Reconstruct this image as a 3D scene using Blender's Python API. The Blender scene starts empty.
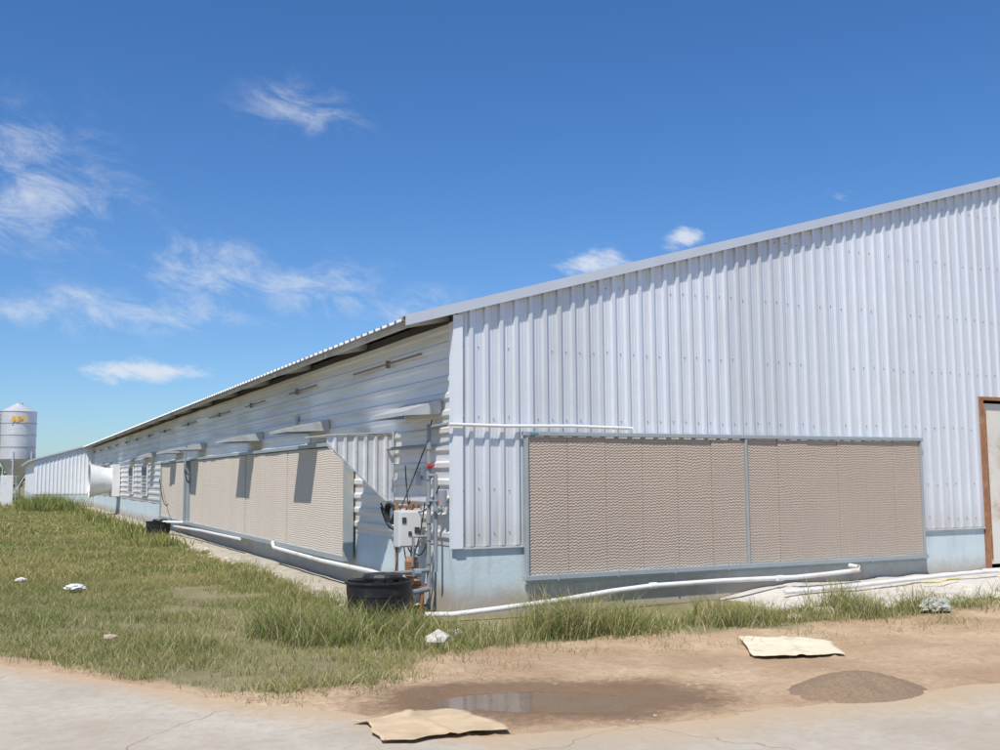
import bpy, math, random, bmesh
import numpy as np
from mathutils import Vector, Matrix, noise as mnoise
random.seed(7); rng=np.random.default_rng(11)
S=bpy.context.scene; COL=S.collection
S.view_settings.view_transform='Standard'
try: S.view_settings.look='None'
except: pass
S.view_settings.exposure=0

# ---------------------------------------------------------------- helpers
def link(o,parent=None):
    COL.objects.link(o)
    if parent: o.parent=parent
    return o
def empty(name):
    e=bpy.data.objects.new(name,None); e.empty_display_size=.2; return link(e)
def mesh(name,v,f,mat,parent=None,smooth=False):
    me=bpy.data.meshes.new(name); me.from_pydata([tuple(p) for p in v],[],f); me.update()
    if mat: me.materials.append(mat)
    if smooth:
        for p in me.polygons: p.use_smooth=True
    return link(bpy.data.objects.new(name,me),parent)
class MB:
    def __init__(s): s.v=[]; s.f=[]
    def add(s,v,f):
        n=len(s.v); s.v+=[tuple(p) for p in v]; s.f+=[tuple(i+n for i in q) for q in f]
    def box(s,x0,x1,y0,y1,z0,z1):
        s.add([(x0,y0,z0),(x1,y0,z0),(x1,y1,z0),(x0,y1,z0),(x0,y0,z1),(x1,y0,z1),(x1,y1,z1),(x0,y1,z1)],
              [(0,3,2,1),(4,5,6,7),(0,1,5,4),(1,2,6,5),(2,3,7,6),(3,0,4,7)])
    def tube(s,pts,r,n=10,caps=True):
        pts=[Vector(p) for p in pts]; up=Vector((0,0,1))
        rr=r if isinstance(r,(list,tuple)) else [r]*len(pts)
        vs=[]
        for i,p in enumerate(pts):
            t=(pts[min(i+1,len(pts)-1)]-pts[max(i-1,0)]).normalized()
            a=t.cross(up)
            if a.length<.05: a=t.cross(Vector((0,1,0)))
            a.normalize(); b=a.cross(t).normalized()
            for k in range(n):
                w=2*math.pi*k/n; vs.append(p+(a*math.cos(w)+b*math.sin(w))*rr[i])
        fs=[]
        for i in range(len(pts)-1):
            for k in range(n):
                fs.append((i*n+k,i*n+(k+1)%n,(i+1)*n+(k+1)%n,(i+1)*n+k))
        if caps:
            fs.append(tuple(range(n))[::-1]); fs.append(tuple((len(pts)-1)*n+k for k in range(n)))
        s.add(vs,fs)
    def lathe(s,prof,c,n=32,axis='z'):
        vs=[];fs=[]
        for (r,h) in prof:
            for k in range(n):
                w=2*math.pi*k/n
                if axis=='z': vs.append((c[0]+r*math.cos(w),c[1]+r*math.sin(w),c[2]+h))
                else: vs.append((c[0]+h,c[1]+r*math.cos(w),c[2]+r*math.sin(w)))
        for i in range(len(prof)-1):
            for k in range(n): fs.append((i*n+k,i*n+(k+1)%n,(i+1)*n+(k+1)%n,(i+1)*n+k))
        s.add(vs,fs)
    def obj(s,name,mat,parent=None,smooth=False,bevel=0):
        o=mesh(name,s.v,s.f,mat,parent,smooth)
        if bevel:
            m=o.modifiers.new('b','BEVEL'); m.width=bevel; m.segments=2; m.limit_method='ANGLE'
        return o
def smoothang(o):
    for p in o.data.polygons: p.use_smooth=True
    try: o.data.set_sharp_from_angle(angle=math.radians(35))
    except Exception: pass

def hsh(i,j,s):
    n=(i*374761393+j*668265263+s*974711)&0x7fffffff
    n=((n^(n>>13))*1274126177)&0x7fffffff
    return ((n^(n>>16))&0xffff)/65535.0
def vn(x,y,sc=1.0,seed=0):
    x=np.asarray(x,float)*sc; y=np.asarray(y,float)*sc
    xi=np.floor(x).astype(np.int64); yi=np.floor(y).astype(np.int64)
    fx=x-xi; fy=y-yi; fx=fx*fx*(3-2*fx); fy=fy*fy*(3-2*fy)
    a=hsh(xi,yi,seed);b=hsh(xi+1,yi,seed);c=hsh(xi,yi+1,seed);d=hsh(xi+1,yi+1,seed)
    return (a*(1-fx)+b*fx)*(1-fy)+(c*(1-fx)+d*fx)*fy
def fbm(x,y,sc=1.0,seed=0,o=4):
    t=0;a=.5;n=0
    for k in range(o):
        t=t+a*vn(x,y,sc*2**k,seed+k*17); n+=a; a*=.5
    return t/n

# ---------------------------------------------------------------- node helpers
def newmat(name):
    m=bpy.data.materials.new(name); m.use_nodes=True
    return m,m.node_tree,m.node_tree.nodes['Principled BSDF']
def N(nt,t,**k):
    n=nt.nodes.new(t)
    for a,b in k.items(): setattr(n,a,b)
    return n
def setin(nt,sock,val):
    if hasattr(val,'is_output'): nt.links.new(val,sock)
    else: sock.default_value=val
def M(nt,op,a,b=0.0,c=None,clamp=False):
    n=N(nt,'ShaderNodeMath',operation=op,use_clamp=clamp)
    setin(nt,n.inputs[0],a); setin(nt,n.inputs[1],b)
    if c is not None: setin(nt,n.inputs[2],c)
    return n.outputs[0]
def mix(nt,f,a,b,mode='MIX'):
    n=N(nt,'ShaderNodeMix',data_type='RGBA',blend_type=mode)
    setin(nt,n.inputs[0],f)
    for s,v in ((n.inputs[6],a),(n.inputs[7],b)):
        if hasattr(v,'is_output'): nt.links.new(v,s)
        else: s.default_value=(v[0],v[1],v[2],1)
    return n.outputs[2]
def noise(nt,vec,scale,detail=4,rough=.55,dist=0):
    n=N(nt,'ShaderNodeTexNoise'); n.inputs['Scale'].default_value=scale
    n.inputs['Detail'].default_value=detail; n.inputs['Roughness'].default_value=rough; n.inputs['Distortion'].default_value=dist
    if vec is not None: nt.links.new(vec,n.inputs['Vector'])
    return n.outputs['Fac']
def ramp(nt,f,a,b,lo=0.0,hi=1.0):
    n=N(nt,'ShaderNodeMapRange'); n.interpolation_type='SMOOTHSTEP'
    setin(nt,n.inputs[0],f)
    for i,v in zip((1,2,3,4),(a,b,lo,hi)): n.inputs[i].default_value=v
    return n.outputs[0]
def objco(nt): return N(nt,'ShaderNodeTexCoord').outputs['Object']
def scalev(nt,vec,s):
    n=N(nt,'ShaderNodeMapping'); n.inputs['Scale'].default_value=s; nt.links.new(vec,n.inputs[0]); return n.outputs[0]
def bump(nt,bs,h,dist=.01,strength=.6):
    n=N(nt,'ShaderNodeBump'); n.inputs['Distance'].default_value=dist; n.inputs['Strength'].default_value=strength
    nt.links.new(h,n.inputs['Height']); nt.links.new(n.outputs[0],bs.inputs['Normal'])

def simple(name,c,rough=.5,metal=0,var=.15,sc=6,dirt=None,bmp=0):
    m,nt,b=newmat(name); co=objco(nt)
    n=noise(nt,co,sc,4,.6)
    col=mix(nt,n,[v*(1-var) for v in c],[min(1,v*(1+var)) for v in c])
    if dirt:
        d=ramp(nt,noise(nt,co,sc*.7,5,.7),.5,.75); col=mix(nt,d,col,dirt)
    nt.links.new(col,b.inputs['Base Color'])
    nt.links.new(ramp(nt,n,0,1,rough*.8,min(1,rough*1.2)),b.inputs['Roughness'])
    b.inputs['Metallic'].default_value=metal
    if bmp: bump(nt,b,noise(nt,co,sc*6,4,.6),bmp)
    return m
def metal_sheet(name,c,axis,pitch,stretch,metal=.45,rough=.42,grime=.35):
    m,nt,b=newmat(name); co=objco(nt)
    sep=N(nt,'ShaderNodeSeparateXYZ'); nt.links.new(co,sep.inputs[0])
    idx=M(nt,'FLOOR',M(nt,'DIVIDE',sep.outputs[axis],pitch))
    wn=N(nt,'ShaderNodeTexWhiteNoise',noise_dimensions='1D'); nt.links.new(idx,wn.inputs['W'])
    col=mix(nt,wn.outputs['Value'],[v*.88 for v in c],[v*1.05 for v in c])
    st=noise(nt,scalev(nt,co,stretch),1.0,5,.6)
    col=mix(nt,M(nt,'MULTIPLY',ramp(nt,st,.45,.8),grime),col,(.36,.35,.33))
    sp=noise(nt,co,30,3,.5)
    col=mix(nt,M(nt,'MULTIPLY',sp,.25),col,[v*.75 for v in c])
    dz=M(nt,'ADD',sep.outputs[2],M(nt,'MULTIPLY',st,-.5))
    col=mix(nt,ramp(nt,dz,.5,1.1,.3,0),col,(.45,.38,.30))
    nt.links.new(col,b.inputs['Base Color']); b.inputs['Metallic'].default_value=metal
    nt.links.new(ramp(nt,st,.2,.8,rough*.8,rough*1.35),b.inputs['Roughness'])
    bump(nt,b,noise(nt,scalev(nt,co,(1.2,1.2,1.2)),1.6,2,.5),.03,.3)
    return m
G_WALL=metal_sheet('galvanised_gable',(.745,.765,.79),0,1.0,(6,6,.5),metal=.38,rough=.42,grime=.35)
S_WALL=metal_sheet('galvanised_side',(.80,.78,.75),1,6.1,(3,.35,5),metal=.25,rough=.5,grime=.5)
ROOFM=metal_sheet('galvanised_roof',(.66,.66,.66),1,1.0,(.5,5,5))
TRIM=simple('trim_metal',(.62,.64,.66),.4,.35,.08,3)
WHITE_TRIM=simple('white_trim',(.74,.76,.78),.45,.1,.06,3,)
FRAME=simple('frame_greyblue',(.35,.39,.40),.45,.2,.14,5,dirt=(.42,.39,.34))
GAP_SHADE=simple('gap_shade',(.10,.09,.08),.8)
PVC=simple('pvc_white',(.74,.73,.70),.4,0,.06,3,dirt=(.55,.49,.40))
PVCG=simple('pvc_grey',(.24,.26,.28),.45,0,.1,5)
REDV=simple('red_valve',(.45,.05,.03),.4)
BLACKP=simple('black_plastic',(.014,.014,.015),.45,0,.3,8,dirt=(.06,.05,.04))
RUST=simple('rust_orange',(.30,.14,.07),.8,0,.5,14,dirt=(.40,.30,.20))
BOXM=simple('box_grey',(.58,.58,.56),.45,0,.06,4)
CABLE=simple('cable_black',(.02,.02,.02),.5)
YEL=simple('yellow_hose',(.70,.60,.16),.5)

m,nt,b=newmat('plinth_paint'); co=objco(nt); sep=N(nt,'ShaderNodeSeparateXYZ'); nt.links.new(co,sep.inputs[0])
n1=noise(nt,co,1.5,6,.65); col=mix(nt,n1,(.44,.53,.55),(.60,.67,.68))
low=M(nt,'ADD',sep.outputs[2],M(nt,'MULTIPLY',noise(nt,co,3,5,.7),-.45))
col=mix(nt,ramp(nt,low,-.12,.22,.85,0),col,(.38,.31,.24))
col=mix(nt,ramp(nt,noise(nt,scalev(nt,co,(5,5,.6)),1.5,4,.6),.5,.8,0,.5),col,(.34,.35,.34))
nt.links.new(col,b.inputs['Base Color']); b.inputs['Roughness'].default_value=.85
bump(nt,b,noise(nt,co,25,4,.6),.006); PLINTH=m

def padmat(name,ax,c0,c1,zz=.03):
    m,nt,b=newmat(name); co=objco(nt); sep=N(nt,'ShaderNodeSeparateXYZ'); nt.links.new(co,sep.inputs[0])
    h=sep.outputs[ax]; z=sep.outputs[2]
    wob=M(nt,'MULTIPLY',noise(nt,co,2.5,4,.6),.09)
    pp=M(nt,'PINGPONG',h,zz)
    ph=M(nt,'ADD',M(nt,'ADD',z,wob),M(nt,'MULTIPLY',pp,.6))
    w=M(nt,'SINE',M(nt,'MULTIPLY',ph,2*math.pi/.036))
    w=M(nt,'MULTIPLY_ADD',w,.5,.5)
    fine=noise(nt,co,50,3,.65)
    big=noise(nt,co,1.1,5,.6)
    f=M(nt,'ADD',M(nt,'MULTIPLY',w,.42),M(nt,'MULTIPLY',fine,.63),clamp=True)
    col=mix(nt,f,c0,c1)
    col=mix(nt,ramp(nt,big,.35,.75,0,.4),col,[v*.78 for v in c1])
    idx=M(nt,'FLOOR',M(nt,'DIVIDE',h,.6)); wn=N(nt,'ShaderNodeTexWhiteNoise',noise_dimensions='1D'); nt.links.new(idx,wn.inputs['W'])
    col=mix(nt,M(nt,'MULTIPLY',wn.outputs['Value'],.25),col,[v*.65 for v in c1])
    sc=M(nt,'ADD',z,M(nt,'MULTIPLY',noise(nt,co,6,5,.7),-.5))
    col=mix(nt,ramp(nt,sc,.0,.45,.35,0),col,(.55,.50,.43))
    nt.links.new(col,b.inputs['Base Color']); b.inputs['Roughness'].default_value=.95
    bump(nt,b,M(nt,'ADD',w,M(nt,'MULTIPLY',fine,.7)),.012,.55)
    return m
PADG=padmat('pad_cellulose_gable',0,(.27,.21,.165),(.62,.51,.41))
PADS=padmat('pad_cellulose_side_sunlit',1,(.46,.38,.30),(.86,.75,.62))  # same cellulose as the gable, paler: the side's stronger sun is in the colour

# ---------------------------------------------------------------- layout functions
ZC=3.57; SL=.286; PT=.80
def roofz(x): return ZC+SL*x
rx=[-60,-12,-4.66,-3.35,-2.57,-2.02,-1.28,0,1.1,2.33,60]; ry=[60,9,-.84,-2.98,-3.93,-5.0,-5.2,-5.26,-5.38,-5.3,-5.3]
def road_edge(x):
    x=np.asarray(x,float); return np.interp(x,rx,ry)+(fbm(x,x*0,1.3,5,4)-.5)*.22
gx=[-60,-12,-4.66,-3.35,-2.8,-2.2,-1.5,-.94,1.5,4,60]; gy=[60.2,9.2,-.6,-2.65,-3.1,-2.95,-2.4,-2.0,-2.2,-2.45,-2.5]
def grass_edge(x,y):
    return np.interp(x,gx,gy)+(fbm(x,y,1.1,33,4)-.5)*1.2
pc=(-1.1,-4.25)
def pud(x,y):
    a=math.radians(-22); dx=x-pc[0]; dy=y-pc[1]
    u=dx*math.cos(a)+dy*math.sin(a); v=-dx*math.sin(a)+dy*math.cos(a)
    return np.sqrt((u/.82)**2+(v/.40)**2)+(fbm(x,y,1.8,71,5)-.5)*.9
def gz(x,y):
    x=np.asarray(x,float); y=np.asarray(y,float)
    lawn=(fbm(x,y,.6,3,3)-.5)*.10
    dirt=(fbm(x,y,2.2,9,4)-.42)*.045+np.maximum(0,fbm(x,y,12,4,3)-.5)*.05+.004
    g=np.clip((y-grass_edge(x,y))/.5,0,1)
    z=dirt*(1-g)+lawn*g
    d=pud(x,y); k=np.clip((1.2-d)/.6,0,1); k=k*k*(3-2*k)
    z=np.maximum(z,-.005)*(1-k)+(-.036+(fbm(x,y,5,77,3)-.5)*.02)*k
    near=np.clip((road_edge(x)-y-.04)/.05,0,1)
    z=z*(1-near)-.06*near
    inside=(x>-.25)&(x<25)&(y>-.25)
    return np.where(inside,np.minimum(z,0),z)

# ---------------------------------------------------------------- ground sheet
def axis(lo,hi,step,far,growth=1.22):
    a=list(np.arange(lo,hi,step)); s=step; x=hi
    while x<far: a.append(x); s*=growth; x+=s
    a.append(far); s=step; x=lo-step; L=[]
    while x>-far: L.append(x); s*=growth; x-=s
    L.append(-far); return np.array(L[::-1]+a)
ax=axis(-5.6,8,.04,2500); ay=axis(-5.8,-1.2,.03,2500,1.12)
X,Y=np.meshgrid(ax,ay); Z=gz(X,Y)
nx,ny=len(ax),len(ay)
V=np.stack([X.ravel(),Y.ravel(),Z.ravel()],1)
idx=np.arange(nx*ny).reshape(ny,nx)
F=np.stack([idx[:-1,:-1],idx[:-1,1:],idx[1:,1:],idx[1:,:-1]],-1).reshape(-1,4)
me=bpy.data.meshes.new('ground'); me.vertices.add(len(V)); me.vertices.foreach_set('co',V.ravel())
me.loops.add(F.size); me.loops.foreach_set('vertex_index',F.ravel())
me.polygons.add(len(F)); me.polygons.foreach_set('loop_start',np.arange(0,F.size,4)); me.polygons.foreach_set('loop_total',np.full(len(F),4))
me.update(calc_edges=True); me.validate()
gm=np.clip((Y-grass_edge(X,Y))/.35+.4,0,1).ravel()
dd=pud(X,Y); wet=np.clip((2.15-dd)/1.1,0,1).ravel()
a1=me.attributes.new('grassy','FLOAT','POINT'); a1.data.foreach_set('value',gm.astype(np.float32))
a2=me.attributes.new('wet','FLOAT','POINT'); a2.data.foreach_set('value',wet.astype(np.float32))
for p in me.polygons: p.use_smooth=True
ground=link(bpy.data.objects.new('ground',me))
m,nt,b=newmat('ground_soil'); co=objco(nt)
A=N(nt,'ShaderNodeAttribute',attribute_name='grassy').outputs['Fac']; W=N(nt,'ShaderNodeAttribute',attribute_name='wet').outputs['Fac']
n1=noise(nt,co,.9,6,.6); n2=noise(nt,co,14,6,.65); n3=noise(nt,co,90,3,.6)
dirt=mix(nt,ramp(nt,n1,.3,.7),(.38,.25,.145),(.56,.41,.26))
dirt=mix(nt,ramp(nt,n2,.35,.75,0,.55),dirt,(.33,.22,.13))
dirt=mix(nt,ramp(nt,n3,.55,.75,0,.5),dirt,(.62,.51,.38))
dirt=mix(nt,ramp(nt,n3,.42,.28,0,.5),dirt,(.2,.13,.07))
soil=mix(nt,n2,(.22,.17,.09),(.17,.18,.07))
soil=mix(nt,ramp(nt,n1,.4,.7),soil,(.30,.25,.14))
soil=mix(nt,ramp(nt,n3,.5,.7,0,.6),soil,(.38,.32,.19))
soil=mix(nt,ramp(nt,n3,.45,.3,0,.6),soil,(.07,.07,.03))
col=mix(nt,A,dirt,soil)
wt=ramp(nt,M(nt,'ADD',W,M(nt,'MULTIPLY',M(nt,'SUBTRACT',n2,.5),.9)),.05,.85)
col=mix(nt,M(nt,'MULTIPLY',wt,.9),col,(.19,.115,.063))
nt.links.new(col,b.inputs['Base Color'])
nt.links.new(M(nt,'MULTIPLY_ADD',wt,-.42,.95),b.inputs['Roughness'])
b.inputs['Specular IOR Level'].default_value=.3
bump(nt,b,M(nt,'ADD',n2,M(nt,'MULTIPLY',n3,.5)),.025,.7)
me.materials.append(m)

WZ=-.014
vs=[(pc[0],pc[1],WZ)];n=72
for k in range(n):
    w=2*math.pi*k/n; a=math.radians(-22); u=1.35*math.cos(w); v=.75*math.sin(w)
    vs.append((pc[0]+u*math.cos(a)-v*math.sin(a),pc[1]+u*math.sin(a)+v*math.cos(a),WZ))
m,nt,b=newmat('muddy_water'); co=objco(nt)
nt.links.new(mix(nt,noise(nt,co,3,5,.6),(.14,.09,.05),(.22,.145,.09)),b.inputs['Base Color']); b.inputs['Roughness'].default_value=.06
b.inputs['IOR'].default_value=1.33; bump(nt,b,noise(nt,co,14,3,.5),.002,.5)
mesh('puddle',vs,[(0,1+k,1+(k+1)%n) for k in range(n)],m)

# road
xs=np.concatenate([np.linspace(-58,-7,60),np.arange(-6.95,8,.05),np.linspace(8.1,60,60)])
off=[0,0.0,.03,.08,.16,.3,.6,1,1.6,2.5,4,6,9,14,22,35,60,100]
vs=[];ed=[]
e=road_edge(xs)
for i,x in enumerate(xs):
    ex=(vn(x,0,2.2,91)-.5)*.12+(vn(x,0,9,92)-.5)*.06
    for j,o in enumerate(off):
        z=.012 if j>1 else (-.08 if j==0 else .0)
        vs.append((x,e[i]-o+ex*(o<.5),z)); ed.append(o)
k=len(off); fs=[]
for i in range(len(xs)-1):
    for j in range(k-1): fs.append((i*k+j,i*k+j+1,(i+1)*k+j+1,(i+1)*k+j))
m,nt,b=newmat('road_concrete'); co=objco(nt)
E=N(nt,'ShaderNodeAttribute',attribute_name='edge').outputs['Fac']
n1=noise(nt,co,.8,6,.65); n2=noise(nt,co,9,6,.7); n3=noise(nt,co,120,2,.5)
col=mix(nt,ramp(nt,n1,.3,.7),(.41,.355,.275),(.52,.465,.38))
col=mix(nt,ramp(nt,n2,.4,.7,0,.5),col,(.36,.30,.22)); col=mix(nt,ramp(nt,n3,.55,.8,0,.4),col,(.26,.22,.17))
n4=noise(nt,co,2.6,7,.75); col=mix(nt,ramp(nt,n4,.52,.72,0,.45),col,(.44,.34,.23))
vo=N(nt,'ShaderNodeTexVoronoi',feature='DISTANCE_TO_EDGE'); vo.inputs['Scale'].default_value=.3
dv=N(nt,'ShaderNodeVectorMath',operation='ADD'); nn=N(nt,'ShaderNodeTexNoise'); nn.inputs['Scale'].default_value=1.6; nn.inputs['Detail'].default_value=6
nt.links.new(co,nn.inputs[0]); nt.links.new(co,dv.inputs[0])
sc=N(nt,'ShaderNodeVectorMath',operation='SCALE'); sc.inputs['Scale'].default_value=.7; nt.links.new(nn.outputs['Color'],sc.inputs[0]); nt.links.new(sc.outputs[0],dv.inputs[1]); nt.links.new(dv.outputs[0],vo.inputs['Vector'])
crack=ramp(nt,vo.outputs['Distance'],.0,.003,1,0)
col=mix(nt,M(nt,'MULTIPLY',crack,.5),col,(.2,.16,.11))
dm=ramp(nt,M(nt,'ADD',M(nt,'MULTIPLY',E,1.0),M(nt,'MULTIPLY',M(nt,'ADD',n1,n2),-1.0)),-.95,-.25,1,0)
col=mix(nt,M(nt,'MULTIPLY',dm,.85),col,(.48,.35,.22))
nt.links.new(col,b.inputs['Base Color']); b.inputs['Roughness'].default_value=.95; b.inputs['Specular IOR Level'].default_value=.25
bump(nt,b,M(nt,'SUBTRACT',M(nt,'ADD',n2,M(nt,'MULTIPLY',n3,.4)),crack),.01,.6)
road=mesh('road',vs,fs,m); at=road.data.attributes.new('edge','FLOAT','POINT'); at.data.foreach_set('value',ed)

# ---------------------------------------------------------------- barn
barn=empty('livestock_barn')
W=24.0; L=92.0; RX=12.0
def corr(u0,u1,pitch,hgt,base=.6,side=.10,phase=0):
    out=[];u=u0-phase
    while u<u1:
        a=pitch
        for du,o in ((0,0),(a*base,0),(a*(base+side),hgt),(a*(1-side),hgt)):
            if u0<=u+du<=u1: out.append((u+du,o))
        u+=a
    if out[0][0]>u0: out.insert(0,(u0,0))
    if out[-1][0]<u1: out.append((u1,out[-1][1]))
    return out
prof=corr(0.03,W,.2,.034,.64,.07)
def top(x): return roofz(x) if x<=RX else roofz(2*RX-x)
mb=MB()
for i in range(len(prof)-1):
    (u,o),(u2,o2)=prof[i],prof[i+1]
    z0=PT
    if 8.92<(u+u2)/2<10.62: z0=2.78
    mb.add([(u,-o,z0),(u2,-o2,z0),(u2,-o2,top(u2)-.02),(u,-o,top(u)-.02)],[(0,1,2,3)])
mb.obj('gable_wall',G_WALL,barn)
mb=MB()
x=.03
while x<W:
    for d in (.045,.085):
        xx=x+d
        if not(8.85<xx<10.65) and xx<W-.1:
            mb.add([(xx-.006,-.001,PT+.01),(xx,-.005,PT+.01),(xx+.006,-.001,PT+.01),(xx-.006,-.001,top(xx)-.05),(xx,-.005,top(xx)-.05),(xx+.006,-.001,top(xx)-.05)],[(0,1,4,3),(1,2,5,4)])
    x+=.2
mb.obj('gable_swages',G_WALL,barn)
mb=MB()
for zr in (.95,1.45,2.3,3.15,4.0,4.85,5.7):
    x=.03
    while x<W:
        xx=x+.065
        if zr<top(xx)-.1 and not(8.85<xx<10.65 and zr<2.85) and random.random()<.8:
            zz=zr+random.uniform(-.02,.02); r=.0075
            vs=[(xx+r*math.cos(t*math.pi/3),-.006,zz+r*math.sin(t*math.pi/3)) for t in range(6)]
            vs2=[(a,-.013,c) for a,_,c in vs]
            mb.add(vs+vs2,[tuple(range(6,12))[::-1]]+[(t,(t+1)%6,(t+1)%6+6,t+6) for t in range(6)])
        x+=.2
mb.obj('screws',simple('screw',(.18,.18,.19),.5,.3),barn)
sprof=corr(PT,3.42,.205,.026,.5,.12,.03)
ys=[0.03,6.1,12.2,18.3,24.4,30.5,36.6,42.7,48.8,55,92]
for i in range(len(ys)-1):
    mb=MB(); o0=-.004*(i%2)
    sub=list(np.linspace(ys[i],ys[i+1]+.12 if i<len(ys)-2 else ys[i+1],9))
    for a in range(len(sub)-1):
        for j in range(len(sprof)-1):
            (z,o),(z2,o2)=sprof[j],sprof[j+1]
            w=lambda yy,zz:.009*math.sin(yy*1.9+zz*2.3+i)+.005*math.sin(yy*4.1+zz*5)
            p=[(-o+o0+w(sub[a],z),sub[a],z),(-o2+o0+w(sub[a],z2),sub[a],z2),(-o2+o0+w(sub[a+1],z2),sub[a+1],z2),(-o+o0+w(sub[a+1],z),sub[a+1],z)]
            mb.add(p,[(0,3,2,1)])
    mb.obj('side_wall_sheet',S_WALL,barn)
mb=MB(); mb.box(W-.05,W,0.1,L,0,roofz(0)); mb.box(.1,W-.1,L-.05,L,0,roofz(0)); mb.obj('rear_walls',S_WALL,barn)
mb=MB(); mb.box(.06,.10,.1,L-.1,3.2,3.55); mb.obj('eave_gap_shade_strip',GAP_SHADE,barn)  # dark strip standing in for the shade inside the open eave gap
mb=MB(); mb.box(.012,8.88,.012,.2,-.3,PT+.0); mb.box(10.62,W,.012,.2,-.3,PT); mb.box(.012,.2,.2,L,-.3,PT); mb.obj('plinth',PLINTH,barn)
mb=MB(); mb.box(-.045,.075,-.048,-.039,PT-.02,3.50); mb.box(-.045,-.036,-.039,.075,PT-.02,3.42); mb.obj('corner_flashing',WHITE_TRIM,barn)
mb=MB(); mb.box(.076,8.87,-.028,.01,PT-.03,PT-.004) ; mb.obj('base_flashing',TRIM,barn)
rp=corr(-.10,L,.25,.035,.62,.08)
mb=MB()
for i in range(len(rp)-1):
    (u,o),(u2,o2)=rp[i],rp[i+1]
    e=.02
    for (xa,xb,za,zb) in ((-.62,RX,roofz(-.62),roofz(RX)),(RX,W+.6,roofz(RX),roofz(-.6))):
        mb.add([(xa,u,za+o+e),(xb,u,zb+o+e),(xb,u2,zb+o2+e),(xa,u2,za+o2+e)],[(0,1,2,3)])
mb.obj('roof_sheets',ROOFM,barn)
STEEL=simple('frame_steel',(.55,.54,.52),.55,.2,.2,3,dirt=(.28,.23,.18))
mb=MB()
mb.box(-.50,-.45,.0,L,roofz(-.5)-.05,roofz(-.5)-.005)
y=.3
while y<60:
    mb.add([(-.58,y,roofz(-.58)-.06),(.05,y,roofz(.05)-.10),(.05,y,roofz(.05)-.02),(-.58,y,roofz(-.58)-.015),
            (-.58,y+.05,roofz(-.58)-.06),(.05,y+.05,roofz(.05)-.10),(.05,y+.05,roofz(.05)-.02),(-.58,y+.05,roofz(-.58)-.015)],
           [(0,1,2,3),(7,6,5,4),(0,4,5,1),(3,2,6,7),(0,3,7,4)]); y+=3.05
mb.obj('eave_framing',STEEL,barn)
def rake(y0,y1,lo,hi,x0,x1,mat,name):
    mb=MB()
    for (xa,xb) in ((x0,RX),(RX,x1)):
        za=top(xa) if xa>=0 else roofz(xa); zb=top(xb) if xb<=W else roofz(W-xb)
        v=[(xa,y0,za+lo),(xb,y0,zb+lo),(xb,y0,zb+hi),(xa,y0,za+hi),(xa,y1,za+lo),(xb,y1,zb+lo),(xb,y1,zb+hi),(xa,y1,za+hi)]
        mb.add(v,[(0,1,2,3),(7,6,5,4),(0,4,5,1),(3,2,6,7),(0,3,7,4),(1,5,6,2)])
    return mb.obj(name,mat,barn)
rake(-.115,-.09,-.055,.07,-.66,W+.6,TRIM,'rake_trim')
rake(-.09,.13,.058,.071,-.66,W+.6,TRIM,'rake_cap')
rake(-.09,-.04,-.053,-.043,-.4,W+.4,TRIM,'rake_soffit')
mb=MB(); y=.9
while y<58:
    ln=random.uniform(1.6,2.8); mb.tube([(-.075,y,3.14),(-.075,y+ln,3.13)],.016,8); mb.box(-.10,-.045,y+1.2,y+1.24,3.08,3.18); y+=random.uniform(3.4,4.8)
mb.obj('curtain_rods',simple('rod_dark',(.22,.19,.16),.6),barn)
mb=MB(); mb.box(9.0,10.5,.02,.06,.22,2.70); mb.obj('door_leaf',simple('door_beige',(.68,.64,.56),.55,0,.12,3,dirt=(.48,.38,.28)),barn)
mb=MB(); mb.box(8.89,8.94,-.05,.1,.1,2.8); mb.box(10.57,10.62,-.05,.1,.1,2.8); mb.box(8.94,10.57,-.05,.1,2.75,2.8); mb.obj('door_frame',RUST,barn)
mb=MB(); mb.box(9.03,9.05,-.0,.02,.3,2.6); mb.box(9.3,9.34,-.05,.0,1.2,1.35); mb.obj('door_braces',RUST,barn)
mb=MB(); mb.box(8.7,11,-.9,-.05,-.2,.17); mb.obj('door_step',simple('step_concrete',(.56,.53,.48),.9,0,.15,4,bmp=.01),barn,bevel=.015)

AX=-3.1; AY=51.0
mb=MB(); p=corr(AX,0,.2,.03)
for i in range(len(p)-1):
    (u,o),(u2,o2)=p[i],p[i+1]; mb.add([(u,AY-o,.8),(u2,AY-o2,.8),(u2,AY-o2,roofz(u2)-.02),(u,AY-o,roofz(u)-.02)],[(0,1,2,3)])
mb.add([(AX,AY,.8),(AX,AY+22,.8),(AX,AY+22,roofz(AX)),(AX,AY,roofz(AX))],[(0,3,2,1)])
mb.obj('annex_wall',simple('annex_white',(.80,.81,.82),.5,.1,.08,2),barn)
mb=MB(); mb.box(AX+.01,0,AY+.01,AY+.2,-.3,.8); mb.box(AX+.01,AX+.2,AY+.2,AY+22,-.3,.8); mb.obj('annex_plinth',PLINTH,barn)
mb=MB(); v=[(AX-.3,AY-.15,roofz(AX-.3)),(-.55,AY-.15,roofz(-.55)),(-.55,AY+22,roofz(-.55)),(AX-.3,AY+22,roofz(AX-.3))]
mb.add(v+[(a,b_,c+.09) for a,b_,c in v],[(0,3,2,1),(4,5,6,7),(0,1,5,4),(1,2,6,5),(2,3,7,6),(3,0,4,7)]); mb.obj('annex_roof',ROOFM,barn)

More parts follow.
